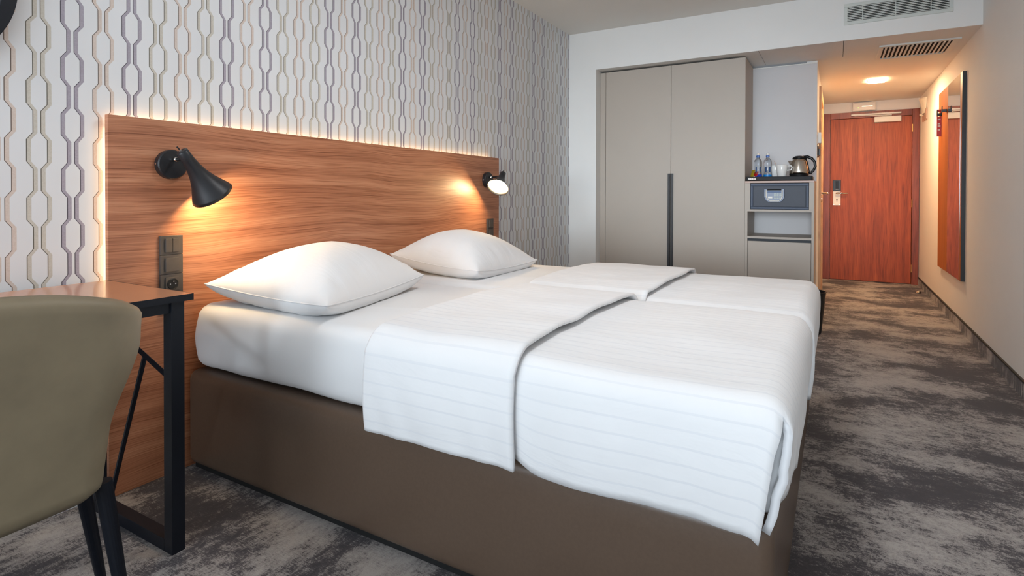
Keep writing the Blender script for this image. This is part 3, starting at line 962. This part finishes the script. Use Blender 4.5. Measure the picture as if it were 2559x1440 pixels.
def rounded_box(x0, x1, y0, y1, z0, z1, rplan, redge, nseg=5, nz=6, bulge=0.0, sub_x=1, sub_y=1):
    """a box with rounded plan corners and rounded top and bottom edges"""
    bm = bmesh.new()

    def loop(inset, z, bul):
        pts = []
        r = max(rplan - inset, 0.003)
        xa, xb, ya, yb = x0 + inset - bul, x1 - inset + bul, y0 + inset - bul, y1 - inset + bul
        for cx, cy, a0 in ((xb - r, yb - r, 0), (xa + r, yb - r, pi / 2), (xa + r, ya + r, pi), (xb - r, ya + r, 3 * pi / 2)):
            for i in range(nseg + 1):
                a = a0 + (pi / 2) * i / nseg
                pts.append((cx + r * cos(a), cy + r * sin(a), z))
        return [bm.verts.new(p) for p in pts]
    loops = []
    for i in range(5):
        a = (pi / 2) * i / 4
        loops.append(loop(redge * (1 - sin(a)), z0 + redge * (1 - cos(a)), 0))
    for i in range(1, nz):
        t = i / nz
        loops.append(loop(0, z0 + redge + (z1 - z0 - 2 * redge) * t, bulge * sin(pi * t)))
    for i in range(5):
        a = (pi / 2) * (1 - i / 4)
        loops.append(loop(redge * (1 - sin(a)), z1 - redge * (1 - cos(a)), 0))
    for a, b in zip(loops, loops[1:]):
        n_ = len(a)
        for i in range(n_):
            bm.faces.new((a[i], a[(i + 1) % n_], b[(i + 1) % n_], b[i]))
    bm.faces.new(loops[0][::-1])
    bm.faces.new(loops[-1])
    return bm


def smooth_obj(o):
    for p in o.data.polygons:
        p.use_smooth = len(p.vertices) == 4
    return o


smooth_obj(obj('base_box', rounded_box(X0, X1, Y0, Y1, 0.022, 0.378, 0.035, 0.034), 'leather', bed))
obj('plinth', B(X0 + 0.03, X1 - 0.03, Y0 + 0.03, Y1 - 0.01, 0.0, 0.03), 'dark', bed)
bm = bmesh.new()
tube(bm, [(X0 + 0.004, Y0 + 0.030, zz) for zz in (0.04, 0.15, 0.25, 0.355)], 0.0016, 6)
obj('corner_seam', bm, 'rubber', bed)

XM = 2.131
ZM = 0.628
for (a, b, lab) in ((X0 + 0.012, XM - 0.007, 'near white sheeted mattress beside the desk'), (XM + 0.007, X1 - 0.014, 'far white sheeted mattress towards the wardrobe')):
    t = thing('mattress', lab, 'mattress', ((a + b) / 2, 1.12, 0.378), 'mattresses on the bed base')
    bm = rounded_box(a, b, Y0 + 0.012, Y1 - 0.008, 0.385, ZM, 0.07, 0.056, 8, 10, 0.006)
    bmesh.ops.subdivide_edges(bm, edges=[e for e in bm.edges if e.calc_length() > 0.5 and abs(e.verts[0].co.z - e.verts[1].co.z) < 1e-4], cuts=40, use_grid_fill=True)
    for v in bm.verts:
        c = v.co
        side = 1.0 if c.z < ZM - 0.003 else 0.15
        headness = max(0, min(1, (c.y - 1.75) / 0.35))
        low = max(0, min(1, (0.56 - c.z) / 0.18))
        nz_ = noise.noise(Vector((c.x * 9, c.y * 7, c.z * 3)))
        nf = noise.noise(Vector((c.x * 30, c.y * 26, c.z * 6 + 4)))
        d = 0.003 * nz_ * side + 0.009 * nf * headness * low
        if c.x < a + 0.05:
            c.x += d
        if c.z < 0.40:
            c.z += 0.004 * nz_
    o = obj('fitted_sheet', bm, 'linen', t, smooth=True)


def profile_drop(s_total, start, drop_len, r):
    pass


def edge_curve(t, r, drop):
    """arc-length t past the tangent point -> (outward, down)"""
    q = r * pi / 2
    if t <= 0:
        return t, 0.0
    if t < q:
        a = t / r
        return r * sin(a), r * (1 - cos(a))
    return r, r + (t - q)


def duvet_sheet(xa, xb, ya, yb, hang_x0, hang_x1, hang_y0, ztop, name, parent, m, off=0.0, thick=0.02, seed=0, roll_y1=True, lift_y0=0.0, crown=0.02, hemwave=0.006):
    """xa..xb, ya..yb: outer faces of the drape; hang_*: drop past the top on that side (0 = just a rolled edge)"""
    r = 0.050
    q = r * pi / 2

    def axis(lo, hi, h0, h1, step):
        s = []
        L0 = (h0 - r + q) if h0 > r else q * 0.9
        L1 = (h1 - r + q) if h1 > r else q * 0.9
        n0 = max(4, int(L0 / 0.018))
        for i in range(n0):
            s.append((-L0 + L0 * i / n0))
        W_ = (hi - r) - (lo + r)
        nn = max(6, int(W_ / step))
        for i in range(nn + 1):
            s.append(W_ * i / nn)
        n1 = max(4, int(L1 / 0.018))
        for i in range(1, n1 + 1):
            s.append(W_ + L1 * i / n1)
        out = []
        for v in s:
            if v < 0:
                o, d = edge_curve(-v, r, h0)
                out.append((v, lo + r - o, d, -1))
            elif v > W_:
                o, d = edge_curve(v - W_, r, h1)
                out.append((v, hi - r + o, d, 1))
            else:
                out.append((v, lo + r + v, 0.0, 0))
        return out
    AX = axis(xa, xb, hang_x0, hang_x1, 0.022)
    AY = axis(ya, yb, hang_y0, 0, 0.022)
    bm = bmesh.new()
    uvl = bm.loops.layers.uv.new('UVMap')
    grid = []
    for (s, x_, dx, sx) in AX:
        row = []
        for (t, y_, dy, sy) in AY:
            if dx > 0.022 and dy > 0.022 and sy == -1 and (hang_x0 > r or sx == 1):
                row.append(None)
                continue
            d = dx + dy
            xx, yy, zz = x_, y_, ztop - d
            tx = (x_ - xa) / (xb - xa)
            ty = (y_ - ya) / (yb - ya)
            top = max(0.0, 1 - d / 0.05)
            zz += crown * (sin(pi * max(0, min(1, tx))) ** 0.7) * top
            n1 = noise.noise(Vector((xx * 3.1 + seed, yy * 4.3, seed)))
            n2 = noise.noise(Vector((xx * 9 + seed, yy * 7, seed + 5)))
            n3 = noise.noise(Vector((xx * 24, yy * 14 + seed, zz * 6)))
            zz += top * (0.006 * n1 + 0.0030 * n2 + 0.0010 * n3)
            if sx == -1 and hang_x0 > r and dx > 0.03:
                k = min(1, (dx - 0.03) / 0.22)
                f1 = noise.noise(Vector((seed + 2.0, yy * 6.0, dx * 1.6)))
                f2 = noise.noise(Vector((seed + 8.0, yy * 19.0 + dx * 6, dx * 2.2)))
                xx += -0.010 * sin(pi * min(1, dx / hang_x0)) + k * (0.010 * f1 + 0.0055 * f2)
                # the drape's foot end draws back towards its hem
                yy += (0.008 * min(1, max(0, dx - 0.03) / 0.05) + 0.036 * min(1, max(0, dx - 0.05) / 0.22)) * max(0, 1 - (yy - ya) / 0.25)
                if dx > 0.05:
                    zz += k * 0.05 * max(0, min(1, (yy - 0.62) / 0.1))
                    zz += k * hemwave * (noise.noise(Vector((seed, yy * 5.0, 1.0))) + 0.5 * noise.noise(Vector((seed, yy * 17.0, 7.0))))
            if sy == -1 and dy > 0.03:
                k = min(1, (dy - 0.03) / 0.2)
                f1 = noise.noise(Vector((xx * 8.0, seed + 2.0, dy * 2.5)))
                f2 = noise.noise(Vector((xx * 26.0 + dy * 5, seed + 8.0, dy * 3)))
                yy += -0.010 * sin(pi * min(1, dy / hang_y0)) + k * (0.008 * f1 + 0.004 * f2)
                yy += 0.008 * k + 0.030 * k * max(0, 1 - (xx - xa) / 0.35) * (1 if hang_x0 > r else 0)
                if hang_x0 > r:
                    yy += 0.016 * k * max(0, 1 - (xx - xa) / 0.3) * noise.noise(Vector((xx * 9, dy * 24.0, 4.0)))
                    xx += 0.006 * k * max(0, 1 - (xx - xa) / 0.25)
                if dy > 0.05:
                    zz += k * hemwave * 1.6 * noise.noise(Vector((xx * 6.0, seed, 1.0)))
            if lift_y0 and sy == -1:
                pass
            # normal offset outwards
            nv = Vector((sx * min(1, dx / 0.05) if dx > 0 else 0, sy * min(1, dy / 0.05) if dy > 0 else 0, top))
            if nv.length > 0:
                nv.normalize()
            p = Vector((xx, yy, zz)) + nv * off
            row.append((bm.verts.new(p), s, t))
        grid.append(row)
    for i in range(len(grid) - 1):
        for j in range(len(grid[0]) - 1):
            c4 = (grid[i][j], grid[i + 1][j], grid[i + 1][j + 1], grid[i][j + 1])
            if any(c is None for c in c4):
                continue
            f = bm.faces.new([c[0] for c in c4])
            for lp, c in zip(f.loops, c4):
                lp[uvl].uv = (c[1] + 4, c[2] + 4)
    for v in [v for v in bm.verts if not v.link_faces]:
        bm.verts.remove(v)
    o = obj(name, bm, m, parent, smooth=True, solid=(thick, -1))
    return o


def duvet_flap(xa, xb, yfree, ynose, hang_x0, hang_x1, ztop, parent, seed, crown):
    """the part of the duvet folded back on top: nose at the head side, free edge towards the foot"""
    r = 0.050
    q = r * pi / 2
    off = 0.007
    bm = bmesh.new()
    uvl = bm.loops.layers.uv.new('UVMap')
    W_ = (xb - r) - (xa + r)
    L0 = (hang_x0 - r + q) if hang_x0 > r else q * 0.9
    L1 = (hang_x1 - r + q) if hang_x1 > r else q * 0.9
    S = [-L0 + L0 * i / 26 for i in range(26)] + [W_ * i / 44 for i in range(45)] + [W_ + L1 * i / 24 for i in range(1, 25)]
    nr = 0.011
    T = []      # (y offset from nose, height offset, arc)
    arc = 0
    for i in range(3):
        T.append((ynose - 0.06 - nr + 0.03 * i, -nr, arc)); arc += 0.03
    for i in range(9):
        a = -pi / 2 + pi * i / 8
        T.append((ynose - nr + nr * cos(a), nr * sin(a), arc)); arc += nr * pi / 8
    ny = 26
    Ln = ynose - nr - yfree
    for i in range(1, ny + 1):
        T.append((ynose - nr - Ln * i / ny, nr, arc + Ln * i / ny))
    g = []
    for s in S:
        if s < 0:
            o_, d = edge_curve(-s, r, 0)
            bx, sx = xa + r - o_, -1
        elif s > W_:
            o_, d = edge_curve(s - W_, r, 0)
            bx, sx = xb - r + o_, 1
        else:
            bx, d, sx = xa + r + s, 0.0, 0
        top = max(0.0, 1 - d / 0.05)
        nv = Vector((sx * (1 - top), 0, top)).normalized()
        tx = (bx - xa) / (xb - xa)
        row = []
        for (yy, hh, ar) in T:
            zz = ztop - d + crown * (sin(pi * max(0, min(1, tx))) ** 0.7) * top
            n1 = noise.noise(Vector((bx * 3.1 + seed, yy * 4.3, seed)))
            n2 = noise.noise(Vector((bx * 9 + seed, yy * 7, seed + 5)))
            zz += top * (0.006 * n1 + 0.003 * n2)
            xx = bx
            if sx == -1 and hang_x0 > r and d > 0.03:
                k = min(1, (d - 0.03) / 0.22)
                f1 = noise.noise(Vector((seed + 2.0, yy * 6.0, d * 1.6)))
                f2 = noise.noise(Vector((seed + 8.0, yy * 19.0 + d * 6, d * 2.2)))
                xx += -0.010 * sin(pi * min(1, d / hang_x0)) + k * (0.010 * f1 + 0.0055 * f2)
                zz += k * 0.006 * noise.noise(Vector((seed, yy * 5.0, 1.0)))
            fr = max(0, 1 - (yy - yfree) / 0.16) if hh > 0 else 0
            wob = 0.016 * fr * noise.noise(Vector((bx * 4.0 + seed, 3.3, d * 4)))
            lift = 0.005 * fr * (0.5 + noise.noise(Vector((bx * 5 + seed, 1.0, d * 3)))) * (1 if top > 0 else 0.5)
            p = Vector((xx, yy + wob, zz)) + nv * (off + hh + lift)
            row.append((bm.verts.new(p), s, ar))
        g.append(row)
    for i in range(len(g) - 1):
        for j in range(len(T) - 1):
            c4 = (g[i][j], g[i + 1][j], g[i + 1][j + 1], g[i][j + 1])
            f = bm.faces.new([c[0] for c in c4])
            for lp, c in zip(f.loops, c4):
                lp[uvl].uv = (c[1] + 4, c[2] + 4)
    bmesh.ops.reverse_faces(bm, faces=bm.faces)
    bmesh.ops.recalc_face_normals(bm, faces=bm.faces)
    return obj('folded_flap', bm, 'stripe', parent, smooth=True, solid=(0.010, 0))


ZD = 0.636
dv1 = thing('duvet', 'near white satin stripe duvet hanging over the camera side of the bed, top folded back', 'duvet', (1.66, 0.62, 0.36), 'duvets on the bed')
duvet_sheet(1.186, XM + 0.006, 0.070, 1.10, ZD - 0.368, 0, ZD - 0.380, ZD + 0.002, 'cover', dv1, 'stripe', 0.0, 0.016, 1.7, crown=0.018)
duvet_flap(1.186, XM - 0.008, 0.662, 1.150, ZD - 0.372, 0, ZD + 0.004, dv1, 1.7, 0.018)
bm = bmesh.new()
uvl = bm.loops.layers.uv.new('UVMap')
g = []
for i in range(11):
    u_ = i / 10
    row = []
    for j in range(41):
        t_ = j / 40
        z_ = 0.392 + 0.215 * t_
        dn = (0.61 - z_) / 0.22
        ax_, ay_ = 1.204, 0.100 + 0.040 * dn
        bx_, by_ = 1.262, 0.078 + 0.026 * dn
        bow = 0.010 * sin(pi * u_) * (0.4 + dn)
        nf = noise.noise(Vector((u_ * 1.6, z_ * 24, 2.2))) + 0.5 * noise.noise(Vector((u_ * 3, z_ * 60, 7.2)))
        row.append(bm.verts.new((ax_ * (1 - u_) + bx_ * u_ + bow * 0.5, ay_ * (1 - u_) + by_ * u_ + bow + 0.007 * nf * sin(pi * u_) ** 0.5, z_)))
    g.append(row)
for i in range(10):
    for j in range(40):
        f = bm.faces.new((g[i][j], g[i + 1][j], g[i + 1][j + 1], g[i][j + 1]))
obj('corner_fold', bm, 'linen', dv1, smooth=True, solid=(0.004, 0), label='crumpled white fold tucked into the foot corner')
dv2 = thing('duvet', 'far white satin stripe duvet hanging over the passage side of the bed, top folded back', 'duvet', (2.60, 0.62, 0.36), 'duvets on the bed')
duvet_sheet(XM + 0.030, 3.066, 0.066, 1.13, 0, ZD - 0.39, ZD - 0.392, ZD - 0.004, 'cover', dv2, 'stripe', 0.0, 0.016, 6.1, crown=0.014)
duvet_flap(XM + 0.050, 3.068, 0.640, 1.185, 0, ZD - 0.392, ZD - 0.002, dv2, 6.1, 0.014)


def pillow(L, F, R, Bk, ztop, lab, seed):
    """four seam corners; L = wall side near, F = front near, R = front far, Bk = wall side far"""
    L, F, R, Bk = map(Vector, (L, F, R, Bk))
    cen = (L + F + R + Bk) / 4
    t = thing('pillow', lab, 'pillow', (cen.x, cen.y, ZM), 'pillows on the bed')
    bm = bmesh.new()
    uvl = bm.loops.layers.uv.new('UVMap')
    n_ = 44

    def seam(u, v):
        # u: 0 near (L-F side) .. 1 far, v: 0 front .. 1 wall
        U, V = u * 2 - 1, v * 2 - 1
        pin = 0.055
        uu = 0.5 + 0.5 * U * (1 - pin * (1 - V * V) ** 1.0)
        vv = 0.5 + 0.5 * V * (1 - pin * (1 - U * U) ** 1.0)
        p = (F * (1 - uu) + R * uu) * (1 - vv) + (L * (1 - uu) + Bk * uu) * vv
        e = max(abs(U), abs(V))
        p.z -= 0.016 * (1 - min(abs(U), abs(V)) ** 2) * e
        return p
    layers = []
    for sg in (1, -1):
        g = []
        for i in range(n_ + 1):
            row = []
            for j in range(n_ + 1):
                u = 0.5 - 0.5 * cos(pi * i / n_)
                v = 0.5 - 0.5 * cos(pi * j / n_)
                U, V = u * 2 - 1, v * 2 - 1
                p = seam(u, v)
                prof = (max(0, 1 - abs(U) ** 2.3) ** 0.60) * (max(0, 1 - abs(V) ** 2.3) ** 0.60)
                prof2 = (max(0, 1 - U ** 4) ** 0.36) * (max(0, 1 - V ** 4) ** 0.36)
                n1 = noise.noise(Vector((p.x * 5 + seed, p.y * 5, seed)))
                # gathers running in from the edges
                e = max(abs(U), abs(V))
                tang = V if abs(U) > abs(V) else U
                gat = noise.noise(Vector((tang * 7.0 + seed, seed + (3 if abs(U) > abs(V) else 9), e * 1.2)))
                gw = max(0, 1 - abs(e - 0.86) / 0.24)
                if sg > 0:
                    z_ = p.z + (ztop - cen.z) * prof + 0.006 * n1 * prof + 0.011 * gat * gw * prof2
                    p = Vector((p.x, p.y, z_))
                else:
                    zb = p.z - 0.075 * prof2 + 0.004 * gat * gw
                    p = Vector((p.x, p.y, max(ZM + 0.0015, zb)))
                row.append(bm.verts.new(p))
            g.append(row)
        layers.append(g)
    for sg, g in zip((1, -1), layers):
        for i in range(n_):
            for j in range(n_):
                q_ = (g[i][j], g[i + 1][j], g[i + 1][j + 1], g[i][j + 1])
                f = bm.faces.new(q_ if sg > 0 else q_[::-1])
                for lp in f.loops:
                    lp[uvl].uv = (lp.vert.co.x, lp.vert.co.y)
    bmesh.ops.remove_doubles(bm, verts=bm.verts, dist=0.0005)
    obj('pillowcase', bm, 'linen', t, smooth=True)
    path = []
    m_ = 36
    for k in range(m_):
        path.append(seam(k / m_, 0))
    for k in range(m_):
        path.append(seam(1, k / m_))
    for k in range(m_):
        path.append(seam(1 - k / m_, 1))
    for k in range(m_):
        path.append(seam(0, 1 - k / m_))
    bm = bmesh.new()
    tube(bm, path, 0.0024, 6, closed=True)
    obj('piping', bm, 'linen', t, smooth=True)


pillow((1.262, 2.075, 0.703), (1.255, 1.405, 0.686), (1.955, 1.576, 0.690), (1.985, 2.090, 0.716), 0.848, 'near white pillow at the head of the near mattress', 2.0)
pillow((2.265, 2.055, 0.728), (2.235, 1.475, 0.680), (2.895, 1.500, 0.668), (2.925, 2.080, 0.705), 0.850, 'far white pillow at the head of the far mattress', 12.0)

# ------------------------------------------------------------------ desk
dk = thing('desk', 'desk with glossy brown top and black steel frame beside the headboard', 'desk', (0.22, 1.89, 0))
DX0, DX1 = -0.45, 0.963
obj('desktop', B(DX0, DX1, 1.640, 2.140, 0.7315, 0.7500), 'desktop', dk, bevel=0.0008)
obj('edge_band', B((DX0, DX1 + 0.001, 1.6385, 1.640, 0.7312, 0.7502), (DX1, DX1 + 0.0015, 1.640, 2.140, 0.7312, 0.7502)), 'navy', dk, label='dark front edge')
obj('apron', B(DX0 + 0.06, DX1 - 0.045, 1.655, 1.690, 0.700, 0.7312), 'navy', dk)
for sx, (a, b) in enumerate(((0.905, 0.942), (DX0 + 0.02, DX0 + 0.057))):
    obj('leg', B(a, b, 1.648, 1.690, 0.0, 0.7312), 'navy', dk, bevel=0.001)
    obj('leg', B(a, b, 2.100, 2.135, 0.0, 0.7312), 'navy', dk, bevel=0.001)
    obj('foot_rail', B(a, b, 1.690, 2.100, 0.0, 0.036), 'navy', dk, bevel=0.001)
    obj('top_rail', B(a, b, 1.690, 2.100, 0.700, 0.7312), 'navy', dk, bevel=0.001)
    bm = bmesh.new()
    c_ = (a + b) / 2
    tube(bm, [(c_, 1.688, 0.500), (c_, 2.102, 0.645)], 0.009, 4)
    obj('brace', bm, 'navy', dk)
    bm = bmesh.new()
    tube(bm, [(c_, 1.828, 0.545), (c_, 2.045, 0.034)], 0.007, 6)
    obj('brace', bm, 'navy', dk)

# ------------------------------------------------------------------ chair
ch = thing('desk_chair', 'olive grey upholstered chair with curved back and black legs at the desk', 'chair', (0.37, 1.62, 0))
CXc = 0.385


def shell(bm, off, flip):
    """rounded-rectangle plan: straight back, rounded corners, sides running forward"""
    NT_, NZ_ = 60, 26
    g = []
    for i in range(NT_ + 1):
        th_ = -1 + 2 * i / NT_
        sgn = 1 if th_ >= 0 else -1
        row = []
        for j in range(NZ_ + 1):
            h = j / NZ_
            fwd = max(0, (abs(th_) - 0.50) / 0.50)
            ztop = 0.828 - 0.24 * min(0.5, abs(th_)) ** 2 - 0.32 * fwd ** 1.5
            zbot = 0.378
            z_ = zbot + (ztop - zbot) * h
            hz = (z_ - 0.378) / 0.464
            q0 = max(0, min(1, (z_ - 0.49) / 0.23))
            hw = 0.246 + 0.010 * min(1, hz / 0.3) + 0.080 * (q0 * q0 * (3 - 2 * q0)) - off
            yb = 1.372 - 0.060 * max(0, hz - 0.1) + off
            rc = 0.055 + 0.075 * q0 - off * 0.8
            Ls, Lc, Lf = hw - rc, rc * pi / 2, 0.24
            q_ = abs(th_) * (Ls + Lc + Lf)
            if q_ < Ls:
                px, py = q_, 0.0
            elif q_ < Ls + Lc:
                a_ = (q_ - Ls) / rc
                px, py = Ls + rc * sin(a_), rc * (1 - cos(a_))
            else:
                px, py = Ls + rc, rc + (q_ - Ls - Lc)
            py += 0.012 * (px / hw) ** 2
            xx = CXc + sgn * px
            yy = yb + py
            if h < 0.06:
                k = 1 - h / 0.06
                xx = CXc + (xx - CXc) * (1 - 0.06 * k * k)
                yy += 0.016 * k * k
            row.append(bm.verts.new((xx, yy, z_)))
        g.append(row)
    for i in range(NT_):
        for j in range(NZ_):
            q_ = (g[i][j], g[i + 1][j], g[i + 1][j + 1], g[i][j + 1])
            bm.faces.new(q_[::-1] if flip else q_)
    return g


bm = bmesh.new()
ga = shell(bm, 0.0, False)
gb = shell(bm, 0.048, True)
nT, nZ = len(ga) - 1, len(ga[0]) - 1


def rimcap(la, lb):
    # rounded rim made with an extra raised row
    mids = []
    for a, b in zip(la, lb):
        c = (a.co + b.co) / 2
        mids.append((a, b, c))
    return mids


top = []
for i in range(nT + 1):
    a, b = ga[i][nZ], gb[i][nZ]
    m0 = bm.verts.new(a.co * 0.88 + b.co * 0.12 + Vector((0, 0, 0.012)))
    m1 = bm.verts.new(a.co * 0.5 + b.co * 0.5 + Vector((0, 0, 0.022)))
    m2 = bm.verts.new(a.co * 0.12 + b.co * 0.88 + Vector((0, 0, 0.012)))
    top.append((a, m0, m1, m2, b))
for i in range(nT):
    for k in range(4):
        bm.faces.new((top[i][k], top[i + 1][k], top[i + 1][k + 1], top[i][k + 1]))
for i in range(nT):
    bm.faces.new((ga[i][0], gb[i][0], gb[i + 1][0], ga[i + 1][0]))
for i in (0, nT):
    for j in range(nZ):
        q_ = (ga[i][j], ga[i][j + 1], gb[i][j + 1], gb[i][j])
        bm.faces.new(q_)
bmesh.ops.recalc_face_normals(bm, faces=bm.faces)
obj('backrest', bm, 'olive', ch, smooth=True)
obj('seat', rounded_box(CXc - 0.215, CXc + 0.215, 1.41, 1.86, 0.385, 0.475, 0.10, 0.035, 8, 4), 'olive', ch, smooth=True)
for nm, p0, p1, ra, rb in (('leg', (0.630, 1.425, 0.395), (0.676, 1.400, 0.0), 0.0185, 0.011), ('leg', (0.645, 1.58, 0.395), (0.735, 1.66, 0.0), 0.0185, 0.011),
                           ('leg', (0.162, 1.425, 0.395), (0.072, 1.400, 0.0), 0.0185, 0.011), ('leg', (0.184, 1.60, 0.395), (0.044, 1.715, 0.0), 0.0185, 0.011)):
    bm = bmesh.new()
    cyl(bm, p0, p1, ra, rb, 20)
    for v in bm.verts:
        v.co.z = max(0.0, v.co.z)
    o = obj(nm, bm, 'navy', ch)
obj('seat_bracket', B((CXc - 0.20, CXc + 0.20, 1.44, 1.48, 0.372, 0.384), (CXc - 0.20, CXc + 0.20, 1.60, 1.64, 0.372, 0.384)), 'steel', ch)

# ------------------------------------------------------------------ round mirror above the desk
rm = thing('round_mirror', 'round wall mirror with thick dark frame at the upper left above the desk', 'mirror', (0.450, YW, 1.38))
bm = bmesh.new()
cx, cz, R0 = 0.449, 1.664, 0.283
ring = []
for i in range(96):
    a = 2 * pi * i / 96
    ring.append((cx + cos(a) * (R0 - 0.019), 2.150, cz + sin(a) * (R0 - 0.019)))
n96 = 96
prof = [(R0, 2.184), (R0, 2.150), (R0 - 0.036, 2.150), (R0 - 0.038, 2.160), (R0 - 0.038, 2.184)]
rr = []
for i in range(n96):
    a = 2 * pi * i / n96
    rr.append([bm.verts.new((cx + cos(a) * r_, y_, cz + sin(a) * r_)) for r_, y_ in prof])
for i in range(n96):
    A_, B_ = rr[i], rr[(i + 1) % n96]
    for k in range(len(prof)):
        k2 = (k + 1) % len(prof)
        bm.faces.new((A_[k], B_[k], B_[k2], A_[k2]))
bmesh.ops.recalc_face_normals(bm, faces=bm.faces)
obj('frame', bm, 'navy', rm, bevel=0.002)
bm = bmesh.new()
cyl(bm, (cx, 2.172, cz), (cx, 2.168, cz), R0 - 0.036, n=96)
obj('mirror_glass', bm, 'mirror', rm)
